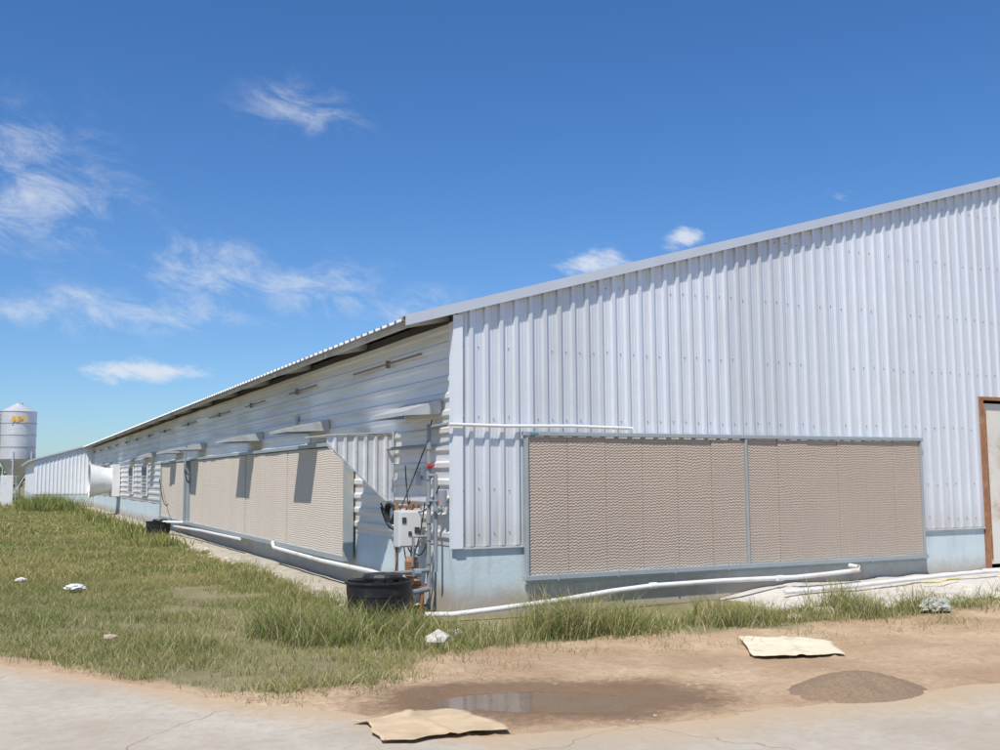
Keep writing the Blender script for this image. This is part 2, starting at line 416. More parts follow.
HOODM=simple('hood_grey',(.46,.48,.48),.5,.2,.12,4,dirt=(.35,.32,.28))
def hood(y0,y1,d=.66,z=2.38):
    mb=MB()
    a=[(-.03,z+.16),(-d,z),(-d,z-.05),(-d+.01,z-.05),(-d+.012,z-.012),(-.03,z+.145)]
    v=[(x,y0,zz) for x,zz in a]+[(x,y1,zz) for x,zz in a]; k=len(a)
    mb.add(v,[(i,(i+1)%k,(i+1)%k+k,i+k) for i in range(k)]+[tuple(range(k))[::-1],tuple(range(k,2*k))])
    for yy in (y0,y1-.008):
        mb.add([(-.03,yy,z+.145),(-d+.012,yy,z-.012),(-d+.012,yy,z-.05),(-.03,yy,z-.02),(-.03,yy+.008,z+.145),(-d+.012,yy+.008,z-.012),(-d+.012,yy+.008,z-.05),(-.03,yy+.008,z-.02)],
               [(0,1,2,3),(7,6,5,4),(3,2,6,7)])
    return mb.obj('vent_hood',HOODM,None)
for y0,y1,d in ((.35,1.6,.5),(5.0,6.1,.72),(9.6,10.9,.72),(16.0,17.2,.72),(19.6,20.9,.6),(25.5,26.5,.5)): hood(y0,y1,d)

# ---------------------------------------------------------------- cooling pads
pg=empty('evaporative_cooling_pad')
x0,xm,x1,zb,zt=.87,4.19,7.48,.40,2.14
YO=.05
for k,(a,bb) in enumerate(((x0+.035,xm-.018),(xm+.018,x1-.035))):
    n=6; wdt=(bb-a)/n
    for i in range(n):
        mb=MB(); yo=random.uniform(-.014,.0)
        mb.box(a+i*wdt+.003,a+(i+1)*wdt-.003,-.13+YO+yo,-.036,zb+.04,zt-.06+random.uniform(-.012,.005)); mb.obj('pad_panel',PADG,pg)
mb=MB()
mb.box(x0-.02,x1+.02,-.125,-.035,zt-.05,zt); mb.box(x0-.02,x1+.02,-.13,-.035,zb-.02,zb+.04)
mb.box(x0,x0+.033,-.115,-.035,zb+.04,zt-.05); mb.box(x1-.033,x1,-.115,-.035,zb+.04,zt-.05); mb.box(xm-.016,xm+.016,-.12,-.035,zb+.04,zt-.05)
mb.obj('frame',FRAME,pg,bevel=.005)
mb=MB()
for i in range(8):
    x=x0+.4+i*.85; mb.box(x,x+.02,-.138,-.13,zb-.03,zb+.05)
mb.box(x0+.02,x1-.02,-.11,-.03,zb-.05,zb-.021)
mb.obj('gutter_brackets',FRAME,pg)
mb=MB(); mb.box(x0+.05,x0+.16,-.128,-.125,zt-.04,zt-.015); mb.obj('label',simple('label_blue',(.08,.22,.28),.4),pg)

ps=empty('evaporative_cooling_pad')
secs=[3.7,7.05,10.45,13.85,17.3,18.3,20.6,22.9]
for k in range(len(secs)-1):
    a,bb=secs[k]+.03,secs[k+1]-.03
    if k==4: continue
    n=max(1,round((bb-a)/.6)); wdt=(bb-a)/n; so=random.uniform(-.03,.02)
    for i in range(n):
        yo=random.uniform(-.014,.0)+so
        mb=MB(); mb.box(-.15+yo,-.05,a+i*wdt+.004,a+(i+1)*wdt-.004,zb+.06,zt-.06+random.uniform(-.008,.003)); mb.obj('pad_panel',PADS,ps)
mb=MB()
mb.box(-.20,-.04,3.66,22.95,zt-.05,zt+.01); mb.box(-.21,-.04,3.66,22.95,zb-.02,zb+.06)
mb.box(-.195,-.04,3.66,3.70,zb+.06,zt-.05)
for s in (17.26,18.28,22.9): mb.box(-.195,-.04,s,s+.04,zb+.06,zt-.05)
mb.obj('frame',FRAME,ps,bevel=.005)

# ---------------------------------------------------------------- awning
aw=empty('corrugated_awning')
AWM=simple('awning_zinc',(.70,.71,.72),.4,.3,.1,5,dirt=(.52,.48,.42))
ya=2.0; mb=MB(); pr=corr(-.95,-.05,.14,.024,.55,.12)
def zlow(x): return 1.30+(2.02-1.30)*max(0,(-.16-x))/.79
for i in range(len(pr)-1):
    (u,o),(u2,o2)=pr[i],pr[i+1]
    mb.add([(u,ya-o,zlow(u)),(u2,ya-o2,zlow(u2)),(u2,ya-o2,2.15),(u,ya-o,2.15)],[(0,1,2,3)])
mb.obj('end_sheet',AWM,aw)
mb=MB(); mb.add([(-.97,ya-.04,2.155),(-.03,ya-.04,2.2),(-.03,ya+1.0,2.2),(-.97,ya+1.0,2.155),(-.97,ya-.04,2.165),(-.03,ya-.04,2.21),(-.03,ya+1.0,2.21),(-.97,ya+1.0,2.165)],[(0,3,2,1),(4,5,6,7),(0,1,5,4),(1,2,6,5),(2,3,7,6),(3,0,4,7)])
mb.obj('top_sheet',AWM,aw)
mb=MB(); mb.tube([(-.96,ya-.03,2.05),(-.16,ya-.03,1.30),(-.05,ya-.03,1.30)],.009,6); mb.tube([(-.05,ya-.04,1.28),(-.05,ya-.04,2.2)],.010,6); mb.obj('edge_angle',TRIM,aw)

# ---------------------------------------------------------------- pipes
wp=empty('water_pipe')
mb=MB(); mb.tube([(-.5,-.30,.10),(-.2,-.36,.09),(.35,-.38,.12),(1.2,-.36,.17),(1.9,-.34,.23),(2.5,-.33,.262),(3.1,-.31,.262),(3.6,-.3,.265),(4.8,-.3,.25),(5.4,-.28,.265),(5.95,-.28,.29)],.03,12)
for x,z in ((2.5,.263),(4.5,.256)): mb.tube([(x-.05,-.33,z),(x+.05,-.33,z)],.038,12)
mb.tube([(5.95,-.28,.27),(5.95,-.28,.33),(5.95,-.12,.34)],.032,10)
mb.tube([(-.12,-.085,2.21),(.6,-.085,2.20),(1.5,-.085,2.215),(2.4,-.085,2.20)],.02,10); mb.tube([(2.4,-.085,2.20),(2.43,-.085,2.14)],.024,10)
o=mb.obj('drain_pipe',PVC,wp); smoothang(o)
mb=MB()
mb.tube([(-.26,.9,.33),(-.26,2.2,.36),(-.27,4.5,.34),(-.26,7.6,.36)],.03,10); mb.tube([(-.26,7.6,.36),(-.26,7.7,.45)],.03,10)
mb.tube([(-.26,10.5,.36),(-.26,15.2,.33)],.03,10); mb.tube([(-.26,15.2,.33),(-.4,18.6,.3)],.03,10)
mb.tube([(-.5,.3,.30),(-.26,.9,.33)],.03,10); mb.tube([(-.72,18.9,.42),(-.33,18.2,.42),(-.2,18.1,.42)],.035,10)
o=mb.obj('side_pipe',PVC,wp); smoothang(o)
mb=MB()
mb.tube([(-.12,.52,2.24),(-.12,.52,.28),],.026,10); mb.tube([(-.12,.52,2.2),(-.12,-.085,2.21)],.024,10)
mb.tube([(-.12,.3,1.62),(-.12,.3,.5)],.022,10); mb.tube([(-.12,.3,1.62),(-.12,.52,1.62)],.022,8)
mb.tube([(-.12,.52,.5),(-.75,.30,.5),(-.75,.30,.3)],.026,10); mb.tube([(-.12,.52,.28),(-.6,.2,.27)],.03,10)
mb.tube([(-.12,.52,1.32),(-.12,.05,1.32)],.02,8); mb.tube([(-.12,.52,.9),(-.32,.52,.9),(-.32,.52,.55)],.02,8)
mb.tube([(-.12,.52,1.98),(-.12,3.7,1.98)],.022,8)
mb.tube([(-.2,18.0,.35),(-.2,18.0,2.35)],.03,8); mb.tube([(-.2,18.0,2.3),(-.5,18.0,2.42),(-.5,16,2.42)],.02,8)
for z in (.62,.9,1.1,1.32,1.62,1.98): mb.tube([(-.12,.52,z-.045),(-.12,.52,z+.045)],.036,10)
o=mb.obj('riser',PVCG,wp); smoothang(o)
mb=MB()
mb.tube([(-.12,.50,1.71),(-.12,.50,1.77)],.036,10); mb.box(-.165,-.075,.45,.47,1.735,1.75)
mb.tube([(-.12,.12,1.32),(-.12,.20,1.32)],.032,10); mb.box(-.13,-.11,.1,.22,1.355,1.37)
mb.obj('valves',REDV,wp)
mb=MB(); mb.tube([(-.12,.28,1.18),(-.12,.28,1.24)],.04,10); mb.box(-.18,-.06,.24,.26,1.2,1.22); mb.tube([(-.12,.1,1.27),(-.12,.1,1.45)],.05,12); mb.tube([(-.4,.1,.52),(-.48,.1,.52)],.05,10); mb.obj('filter',PVCG,wp)

cb=empty('control_box')
mb=MB(); mb.box(-.40,-.10,.80,.98,.76,1.20); mb.obj('cabinet',BOXM,cb,bevel=.01)
mb=MB(); mb.box(-.385,-.115,.786,.799,.775,1.185); mb.obj('door',simple('box_door',(.64,.64,.61),.45,0,.06,4),cb,bevel=.006)
mb=MB(); mb.box(-.20,-.14,.775,.785,.93,1.0); mb.box(-.36,-.31,.775,.785,1.05,1.12); mb.box(-.28,-.24,.775,.785,.9,.95); mb.obj('switches',simple('dark_switch',(.05,.05,.05),.5),cb)
mb=MB(); mb.box(-.36,-.33,.99,1.03,.0,1.3); mb.box(-.16,-.13,.99,1.03,.0,1.3);mb.box(-.36,-.02,1.03,1.06,1.22,1.26); mb.obj('stand',RUST,cb)

pu=empty('water_pump')
mb=MB(); mb.lathe([(.0,0),(.07,0),(.08,.02),(.08,.2),(.06,.24),(0,.24)],(-.3,.62,.42),16); mb.lathe([(0,0),(.11,0),(.11,.05),(.05,.09),(.0,.09)],(-.3,.62,.33),16); o=mb.obj('motor',RUST,pu); smoothang(o)
mb=MB(); mb.box(-.42,-.16,.5,.76,.27,.325); mb.box(-.4,-.36,.52,.56,-.05,.27); mb.box(-.22,-.18,.52,.56,-.05,.27); mb.box(-.4,-.36,.7,.74,-.05,.27); mb.obj('base',RUST,pu)
mb=MB()
for i in range(9): mb.lathe([(.081,0),(.088,.002),(.088,.008),(.081,.01)],(-.3,.62,.44+i*.02),16)
mb.tube([(-.23,.62,.5),(-.1,.62,.5),(-.1,.62,.9)],.02,8)
mb.obj('cooling_fins',simple('pump_orange',(.42,.22,.09),.6,dirt=(.2,.15,.1)),pu)

mb=MB()
def hang(p,q,sag,n=12,r=.008):
    P=Vector(p);Q=Vector(q); mb.tube([P.lerp(Q,i/n)+Vector((0,0,-sag*4*(i/n)*(1-i/n))) for i in range(n+1)],r,6)
hang((-.3,.88,.76),(-.3,.66,.62),.12); hang((-.2,.88,.76),(-.1,.5,1.0),.2); hang((-.35,.9,1.2),(-.05,.9,1.9),.02); hang((-.15,.88,1.2),(-.12,.2,1.5),.12)
hang((-.05,1.5,1.75),(-.2,.95,1.2),.12); hang((-.05,.9,1.9),(-.05,.6,2.3),.05)
hang((-.06,2.4,1.25),(-.1,1.2,1.3),.25,r=.013); hang((-.06,2.4,1.2),(-.12,1.4,1.1),.22,r=.013)
hang((-.38,.85,.76),(-.7,.25,.5),.15); hang((-.1,.7,1.3),(-.25,.9,.78),.3)
for k in range(4):
    c=(-.12-.02*k,1.75,1.12+.01*k); mb.tube([(c[0],c[1]+.17*math.cos(t),c[2]+.12*math.sin(t)) for t in np.linspace(0,2*math.pi,20)],.012,6)
hang((-.2,18.2,2.0),(-.25,16.9,1.6),.25,r=.014); hang((-.25,22.6,1.6),(-.5,18.9,.9),.3,r=.014); hang((-.9,.1,.42),(-1.3,-.2,.02),.0,r=.014)
mb.obj('hose',CABLE,None)

mb=MB(); mb.box(-.10,-.03,1.0,1.12,1.5,1.68); mb.box(-.10,-.03,.75,.85,1.62,1.72); mb.box(-.09,-.03,6.9,7.05,2.55,2.7); mb.obj('junction_box',BOXM,None,bevel=.006)

def tub(c,r=.36,h=.40):
    e=empty('black_water_tub')
    mb=MB(); mb.lathe([(0,0),(r*.88,0),(r*.93,h*.3),(r*.95,h*.32),(r*.97,h*.62),(r*.99,h*.64),(r,h*.95),(r*1.06,h*.955),(r*1.06,h),(r*.96,h),(r*.9,h*.3),(0,h*.28)],c,36); o=mb.obj('tub',BLACKP,e); smoothang(o)
    mb=MB(); mb.lathe([(0,.035),(r*.55,.03),(r*.62,.0),(r*.62,-.02),(0,-.02)],(c[0]+.05,c[1]+.03,c[2]+h+.04),24); mb.box(c[0]-.33,c[0]+.3,c[1]-.03,c[1]+.05,c[2]+h+.001,c[2]+h+.02); mb.obj('lid',BLACKP,e)
    return e
tub((-.86,.18,0.02),.37,.43); tub((-.75,18.9,0),.33,.42)

# ---------------------------------------------------------------- exhaust fan / side vents
fan=empty('exhaust_fan'); fy=37.2; fz=1.55
FW=simple('fan_white',(.72,.73,.73),.4,.1,.08,3,dirt=(.55,.52,.47))
mb=MB(); mb.box(-.35,-.03,fy-.7,fy+.7,fz-.7,fz+.7); mb.obj('housing',FW,fan,bevel=.02)
mb=MB(); mb.lathe([(.52,-.33),(.54,-.6),(.72,-1.25),(.75,-1.25),(.57,-.6),(.55,-.33)],(0,fy,fz),36,axis='x'); o=mb.obj('cone',FW,fan); smoothang(o)
mb=MB(); mb.lathe([(0,-.7),(.1,-.7),(.1,-.4)],(0,fy,fz),16,axis='x')
for k in range(6):
    a=k*math.pi/3; c,s=math.cos(a),math.sin(a)
    mb.add([(-.6,fy+.08*c-.03*s,fz+.08*s+.03*c),(-.6,fy+.50*c-.12*s,fz+.50*s+.12*c),(-.48,fy+.50*c+.12*s,fz+.50*s-.12*c),(-.48,fy+.08*c+.03*s,fz+.08*s-.03*c)],[(0,1,2,3),(3,2,1,0)])
mb.obj('blades',FRAME,fan)
mb=MB()
for r in (.2,.35,.5,.65): mb.tube([(-1.2,fy+r*math.cos(t),fz+r*math.sin(t)) for t in np.linspace(0,2*math.pi,28)],.008,5)
mb.obj('guard',FRAME,fan)
VF=simple('vent_grey',(.60,.60,.58),.5,.1,.1,3,dirt=(.45,.43,.38))
def vent(y):
    e=empty('wall_vent'); mb=MB()
    for a,b_,c,d in ((y,y+1.5,1.0,1.05),(y,y+1.5,2.05,2.1),(y,y+.05,1.05,2.05),(y+1.45,y+1.5,1.05,2.05)): mb.box(-.08,-.03,a,b_,c,d)
    mb.obj('frame',VF,e)
    mb=MB()
    for i in range(8):
        z=1.06+i*.123; mb.add([(-.07,y+.05,z),(-.07,y+1.45,z),(-.035,y+1.45,z+.118),(-.035,y+.05,z+.118)],[(0,1,2,3),(3,2,1,0)])
    mb.obj('louvres',VF,e)
    mb=MB(); mb.add([(-.03,y-.05,2.42),(-.32,y-.05,2.3),(-.32,y+1.55,2.3),(-.03,y+1.55,2.42),(-.03,y-.05,2.40),(-.32,y-.05,2.28),(-.32,y+1.55,2.28),(-.03,y+1.55,2.40)],[(0,1,2,3),(7,6,5,4),(0,4,5,1),(1,5,6,2),(2,6,7,3)]); mb.obj('hood',HOODM,e)
for y in (27.2,31.5,40.5,44): vent(y)

# ---------------------------------------------------------------- silos
def silo(cx,cy,r=1.33,z0=3.2,z1=6.95,label=True):
    e=empty('feed_silo'); SM=simple('silo_zinc',(.62,.62,.61),.45,.35,.08,1.5)
    mb=MB(); pr=[(.18,1.25),(r,z0)]
    z=z0
    while z<z1: pr+=[(r,z),(r+.012,z+.05),(r,z+.1)]; z+=.1
    pr+=[(r+.05,z1),(r+.05,z1+.02),(.3,z1+.62),(.3,z1+.70),(0,z1+.74)]
    mb.lathe(pr,(cx,cy,0),40); o=mb.obj('body',SM,e); smoothang(o)
    mb=MB()
    for zz in (z0,z0+.93,z0+1.87,z0+2.8): mb.lathe([(r+.012,0),(r+.03,.0),(r+.03,.06),(r+.012,.06)],(cx,cy,zz),40)
    mb.obj('bands',FRAME,e)
    mb=MB()
    for k in range(6):
        a=k*math.pi/3+.3; x,y=cx+(r+.03)*math.cos(a),cy+(r+.03)*math.sin(a); mb.box(x-.05,x+.05,y-.05,y+.05,0,z0+.6)
        a2=a+math.pi/3; x2,y2=cx+(r+.03)*math.cos(a2),cy+(r+.03)*math.sin(a2)
        mb.tube([(x,y,.3),(x2,y2,2.6)],.025,5); mb.tube([(x,y,z0-.1),(x2,y2,z0-.1)],.04,5)
    mb.obj('legs',SM,e)
    mb=MB(); lx=cx-r-.12
    for s in (-.2,.2): mb.tube([(lx,cy-.5+s,.2),(lx,cy-.5+s,z1+.9)],.03,6)
    z=.4
    while z<z1+.8: mb.tube([(lx,cy-.7,z),(lx,cy-.3,z)],.02,5); z+=.3
    for z in np.arange(2.5,z1+.9,.7): mb.tube([(lx-.35+.35*math.cos(t),cy-.5+.35*math.sin(t),z) for t in np.linspace(math.pi/2,1.5*math.pi,9)],.02,5)
    for s in (-.15,.15): mb.tube([(lx-.68,cy-.5+s,2.5),(lx-.68,cy-.5+s,z1+.9)],.015,5)
    mb.obj('ladder',FRAME,e)
    if label:
        cu=bpy.data.curves.new('label_text','FONT'); cu.body='AB2'; cu.size=.8; cu.extrude=.01; cu.align_x='CENTER'; cu.offset=.03
        t=bpy.data.objects.new('label_text',cu); COL.objects.link(t)
        t.location=(cx+.02,cy-r-.06,z1-.85); t.rotation_euler=(math.pi/2,0,0); t.scale=(.85,.8,1)
        cu.materials.append(simple('label_orange',(.80,.40,.02),.5)); t.parent=e
silo(-3.65,77.8); silo(-6.6,79.5,1.33,3.2,6.9,False)
mb=MB(); mb.box(-4.75,-4.0,62,63.5,-.1,1.9); mb.obj('white_cabinet',FW,None,bevel=.03)
mb=MB()
for i in range(26):
    x=-30+i*1.05; mb.tube([(x,70,0),(x,70,1.9)],.035,5)
for z in (.1,.7,1.3,1.85): mb.tube([(-30,70,z),(-3.6,70,z)],.018,5)
mb.obj('wire_fence',FRAME,None)
vs=[];fs=[]
for i in range(5200):
    x=random.uniform(-150,5); y=random.uniform(235,260)
    hh=3.2+2.6*float(vn(x,0,.09,3))+1.2*float(vn(x,0,.4,4)); z=random.uniform(0,hh)
    s=random.uniform(.3,.8); d=Vector((random.gauss(0,1),random.gauss(0,1),random.gauss(0,1))).normalized(); e=d.orthogonal().normalized(); f=d.cross(e)
    k=len(vs); c=Vector((x,y,z)); vs+=[c+e*s,c+f*s,c-e*s,c-f*s]; fs.append((k,k+1,k+2,k+3))
mesh('distant_trees',vs,fs,simple('far_foliage',(.08,.11,.06),.9,0,.4,.3))

# ---------------------------------------------------------------- apron & rubble, litter
CON=simple('concrete_light',(.56,.52,.46),.9,0,.18,5,dirt=(.38,.29,.19),bmp=.01)
CON2=simple('concrete_dusty',(.44,.39,.31),.92,0,.25,3,dirt=(.28,.24,.14),bmp=.012)
xs_=np.arange(3.6,12.05,.12); sub=[-1.55,-1.45,-1.2,-.9,-.6,-.3,.0]
vv=[]
for x in xs_:
    for j,y in enumerate(sub):
        base=[-.06,.03,.06,.08,.1,.12,.13][j]
        fade=min(1,max(0,(x-3.6)/1.0))
        vv.append((x,y*(.55+.45*fade)+(float(vn(x,j,1.5,8))-.5)*.25*(j<4),base*fade-.02*(1-fade)+(float(vn(x,y*3,3,2))-.5)*.05*(j>0)))
k=len(sub); ff=[(i*k+j,(i+1)*k+j,(i+1)*k+j+1,i*k+j+1) for i in range(len(xs_)-1) for j in range(k-1)]
mesh('concrete_apron',vv,ff,CON)
vv=[];ff=[]
ysd=np.arange(.9,51,.2); sub=[-.88,-.80,-.45,.05]
for y in ysd:
    for j,x in enumerate(sub):
        vv.append((x+(float(vn(y,j,1.1,8))-.5)*.45*(j<2),y,[-.06,.015,.04,.05][j]+(float(vn(x,y,2,5))-.5)*.02))
k=len(sub); ff=[(i*k+j,i*k+j+1,(i+1)*k+j+1,(i+1)*k+j) for i in range(len(ysd)-1) for j in range(k-1)]
mesh('concrete_strip',vv,ff,CON2)
def rock(mb,c,s,seed,flat=.6):
    bm=bmesh.new(); bmesh.ops.create_icosphere(bm,subdivisions=2,radius=1)
    vs=[]
    for v in bm.verts:
        n=mnoise.noise(v.co*1.3+Vector((seed*3.1,seed,0)))*.45+1; p=v.co*n
        vs.append((c[0]+p.x*s*1.2,c[1]+p.y*s,c[2]+p.z*s*flat))
    fs=[tuple(v.index for v in f.verts) for f in bm.faces]; bm.free(); mb.add(vs,fs)
mb=MB()
for i in range(120):
    x=random.uniform(3.2,9.5); y=-1.0-random.random()*.95; rock(mb,(x,y,float(gz(x,y))+.02),random.uniform(.02,.11),i,.5)
for i in range(60):
    y=random.uniform(1,14); x=-.7+random.uniform(-.25,.25); rock(mb,(x,y,.02),random.uniform(.02,.06),i+200)
rock(mb,(-.95,-1.75,.06),.12,5,.7); rock(mb,(-.6,-1.3,.04),.08,6)
mb.obj('rubble',CON,None)
mb=MB()
for i in range(520):
    x=random.uniform(-2.4,6); y=random.uniform(-5.3,-2.1)
    if float(pud(x,y))>1.3: rock(mb,(x,y,float(gz(x,y))),.004+.014*random.random()**3,i+400)
mb.obj('pebbles',simple('pebble',(.38,.28,.19),.9,0,.4,3),None)
c=(1.0,-5.08); vv=[];n=60
for i in range(n+1):
    for j in range(n+1):
        u=i/n*2-1; v=j/n*2-1; x=c[0]+u*.62; y=c[1]+v*.42; r=math.hypot(u,v)
        h=.19*max(0,1-r)**.8*(.7+.6*float(fbm(x,y,4,2))) + (float(fbm(x,y,25,6,3))-.5)*.035*max(0,1-r*.8)
        vv.append((x,y,h-.01 if r<1 else -.03))
mesh('gravel_pile',vv,[(i*(n+1)+j,(i+1)*(n+1)+j,(i+1)*(n+1)+j+1,i*(n+1)+j+1) for i in range(n) for j in range(n)],simple('gravel_brown',(.27,.185,.115),.95,0,.55,45,bmp=.012),smooth=True)
def sheet(name,cs,mat,z,curl,seed):
    n=26; vv=[]; c=[Vector(p) for p in cs]
    for i in range(n+1):
        for j in range(n+1):
            s,t=i/n,j/n; p=(c[0]*(1-s)+c[1]*s)*(1-t)+(c[3]*(1-s)+c[2]*s)*t
            e=(abs(s-.5)*2)**4+(abs(t-.5)*2)**4
            q=(float(fbm(s*3,t*3,1.5,seed))-.5)
            jit=(float(vn(s*9,t*9,1,seed+3))-.5)*.06*e
            vv.append((p.x+jit,p.y+jit,z+.01+curl*e*(.3+float(vn(s*2,t*2,1,seed+9)))+q*.025+.010*(1 if abs(s-.52)<.03 or abs(t-.33)<.03 else 0)))
    o=mesh(name,vv,[(i*(n+1)+j,(i+1)*(n+1)+j,(i+1)*(n+1)+j+1,i*(n+1)+j+1) for i in range(n) for j in range(n)],mat,smooth=True)
    md=o.modifiers.new('s','SOLIDIFY'); md.thickness=.005
sheet('cardboard_sheet',[(-2.59,-4.30),(-1.91,-4.28),(-1.80,-4.98),(-2.62,-4.95)],simple('cardboard',(.56,.42,.26),.85,0,.22,5,dirt=(.40,.30,.18)),.016,.010,3)
sheet('cardboard_sheet',[(1.78,-2.80),(2.45,-3.28),(1.98,-4.0),(1.2,-3.71)],simple('cardboard_pale',(.70,.62,.44),.85,0,.15,5,dirt=(.5,.4,.26)),.016,.010,8)
def crump(name,c,s,mat,seed,flat=.45):
    mb=MB()
    bm=bmesh.new(); bmesh.ops.create_icosphere(bm,subdivisions=4,radius=1); vs=[]
    for v in bm.verts:
        q=v.co*2.2+Vector((seed,seed*2,0)); n=1+mnoise.turbulence(q,4,True)*.55-.3
        vs.append((c[0]+v.co.x*n*s,c[1]+v.co.y*n*s*.7,c[2]+max(-.2,v.co.z*n)*s*flat))
    mb.add(vs,[tuple(v.index for v in f.verts) for f in bm.faces]); bm.free(); mb.obj(name,mat,None)
PLW=simple('plastic_white',(.7,.7,.68),.35,0,.15,8)
crump('plastic_bag',(5.0,-2.35,.07),.20,simple('bag_green',(.36,.37,.31),.5,0,.4,14,dirt=(.1,.12,.08)),4,.6)
crump('plastic_bag',(-3.74,4.85,.08),.13,PLW,7); crump('plastic_bag',(-3.72,-.14,.07),.07,simple('tan_litter',(.5,.4,.3),.6),9); crump('plastic_bag',(-4.4,6.6,.07),.08,PLW,12)
mb=MB(); mb.tube([(6.5,-.9,.16),(6.8,-.9,.14),(7.1,-.8,.16),(7.3,-.8,.16)],.012,8); mb.obj('garden_hose',YEL,None)
mb=MB(); mb.tube([(4.2,-.75,.13),(5.2,-.8,.15),(6.3,-.7,.17),(7.6,-.6,.19),(8.4,-.55,.19)],.03,10); mb.obj('drain_hose',PVC,None)

# ---------------------------------------------------------------- grass
def blades(name,x,y,h,w,col,lean=.5):
    n=len(x); z=gz(x,y)-.01
    th=rng.uniform(0,2*math.pi,n); ph=rng.uniform(0,2*math.pi,n)
    dx,dy=np.cos(th),np.sin(th); lx,ly=np.cos(ph),np.sin(ph)
    ln=lean*h*rng.uniform(.15,1.4,n)
    P=np.zeros((n,5,3),np.float32)
    def setv(k,side,fh,fl,ws):
        P[:,k,0]=x+dx*w*ws*side+lx*ln*fl; P[:,k,1]=y+dy*w*ws*side+ly*ln*fl; P[:,k,2]=z+h*fh
    setv(0,-.5,0,0,1);setv(1,.5,0,0,1);setv(2,.5,.55,.35,.8);setv(3,-.5,.55,.35,.8);setv(4,0,1,1.1,0)
    base=np.arange(n)[:,None]*5
    loops=np.concatenate([base+np.array([0,1,2,3]),base+np.array([3,2,4])],1).ravel()
    st=(np.arange(n)[:,None]*7+np.array([0,4])).ravel(); tot=np.tile([4,3],n)
    me=bpy.data.meshes.new(name); me.vertices.add(n*5); me.vertices.foreach_set('co',P.ravel())
    me.loops.add(len(loops)); me.loops.foreach_set('vertex_index',loops.astype(np.int32))
    me.polygons.add(2*n); me.polygons.foreach_set('loop_start',st.astype(np.int32)); me.polygons.foreach_set('loop_total',tot.astype(np.int32))
    me.update(calc_edges=True)
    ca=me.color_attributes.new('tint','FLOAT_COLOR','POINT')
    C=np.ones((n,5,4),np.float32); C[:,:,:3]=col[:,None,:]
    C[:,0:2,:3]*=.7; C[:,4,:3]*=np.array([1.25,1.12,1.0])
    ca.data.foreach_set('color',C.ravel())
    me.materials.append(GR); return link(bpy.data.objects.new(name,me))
m,nt,b=newmat('grass_blades'); A=N(nt,'ShaderNodeAttribute',attribute_name='tint').outputs['Color']
nt.links.new(A,b.inputs['Base Color']); b.inputs['Roughness'].default_value=.6; b.inputs['Specular IOR Level'].default_value=.2
tr=N(nt,'ShaderNodeBsdfTranslucent'); nt.links.new(A,tr.inputs[0]); ms=N(nt,'ShaderNodeMixShader'); ms.inputs[0].default_value=.35
nt.links.new(b.outputs[0],ms.inputs[1]); nt.links.new(tr.outputs[0],ms.inputs[2]); nt.links.new(ms.outputs[0],nt.nodes['Material Output'].inputs[0]); GR=m
GREEN=np.array([.19,.245,.06]); OLIVE=np.array([.37,.355,.13]); DRY=np.array([.58,.49,.28])
def tints(n,t,dryp):
    r=rng.uniform(0,1,n)[:,None]; t=np.clip(t+rng.normal(0,.18,n),0,1)[:,None]
    c=GREEN*(1-t)+OLIVE*t; c=np.where(r<dryp,DRY*rng.uniform(.7,1.1,(n,1)),c)
    return c*rng.uniform(.75,1.25,(n,1))
def field(name,xr,yr,n,h0,h1,w,dryp,keep=None,tb=0,thr=.22):
    x=rng.uniform(*xr,n); y=rng.uniform(*yr,n)
    ok=(y>grass_edge(x,y)-rng.exponential(.16,n))&~((x>-.72+(fbm(x,y,1.2,8)-.5)*.7)&(y>-.6+(x<0)*1.2))&(y>road_edge(x)+.03)
    dn=fbm(x,y,.9,21,4); ok&=(dn>thr+.24*rng.uniform(0,1,n))
    if keep is not None: ok&=keep(x,y)
    x,y=x[ok],y[ok]; k=len(x)
    t=fbm(x,y,.5,44,3); hh=(h0+(h1-h0)*fbm(x,y,1.3,51,3)**1.5*1.6)*rng.uniform(.45,1.3,k)
    return blades(name,x,y,hh,w*rng.uniform(.5,1.3,k),tints(k,(t-.3)*2.0+tb,dryp),.85)
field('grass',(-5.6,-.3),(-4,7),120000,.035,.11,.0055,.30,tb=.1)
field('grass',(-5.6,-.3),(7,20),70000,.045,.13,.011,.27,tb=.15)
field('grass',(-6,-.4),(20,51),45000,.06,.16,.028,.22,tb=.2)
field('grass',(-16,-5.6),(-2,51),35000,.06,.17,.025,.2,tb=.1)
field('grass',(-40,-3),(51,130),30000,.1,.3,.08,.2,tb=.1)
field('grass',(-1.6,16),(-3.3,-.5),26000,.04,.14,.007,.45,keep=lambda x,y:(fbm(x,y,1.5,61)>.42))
def clumps(name,pts,h,w,per,spread,dryp=.2,lean=.6):
    X_=[];Y_=[];H=[]
    for (x,y,s) in pts:
        k=int(per*s); X_.append(x+rng.normal(0,spread,k)); Y_.append(y+rng.normal(0,spread*.8,k)); H.append(np.full(k,h*s)*rng.uniform(.3,1.25,k))
    X_=np.concatenate(X_);Y_=np.concatenate(Y_);H=np.concatenate(H)
    ok=~((X_>-.02)&(Y_>-.22)); X_,Y_,H=X_[ok],Y_[ok],H[ok]; k=len(X_)
    return blades(name,X_,Y_,H,w*rng.uniform(.5,1.3,k),tints(k,rng.uniform(-.1,.5,k),dryp),lean)
pts=[]
for i in range(70):
    x=random.uniform(-2.2,-.75); y=random.uniform(-2.0,.0)
    if y>-2.0+abs(x+1.2)*.6 and not(x>-1.35 and y>-.5): pts.append((x,y,random.uniform(.4,1.1)))
for i in range(40): pts.append((random.uniform(-1.35,-.7),random.uniform(.8,9),random.uniform(.25,.7)))
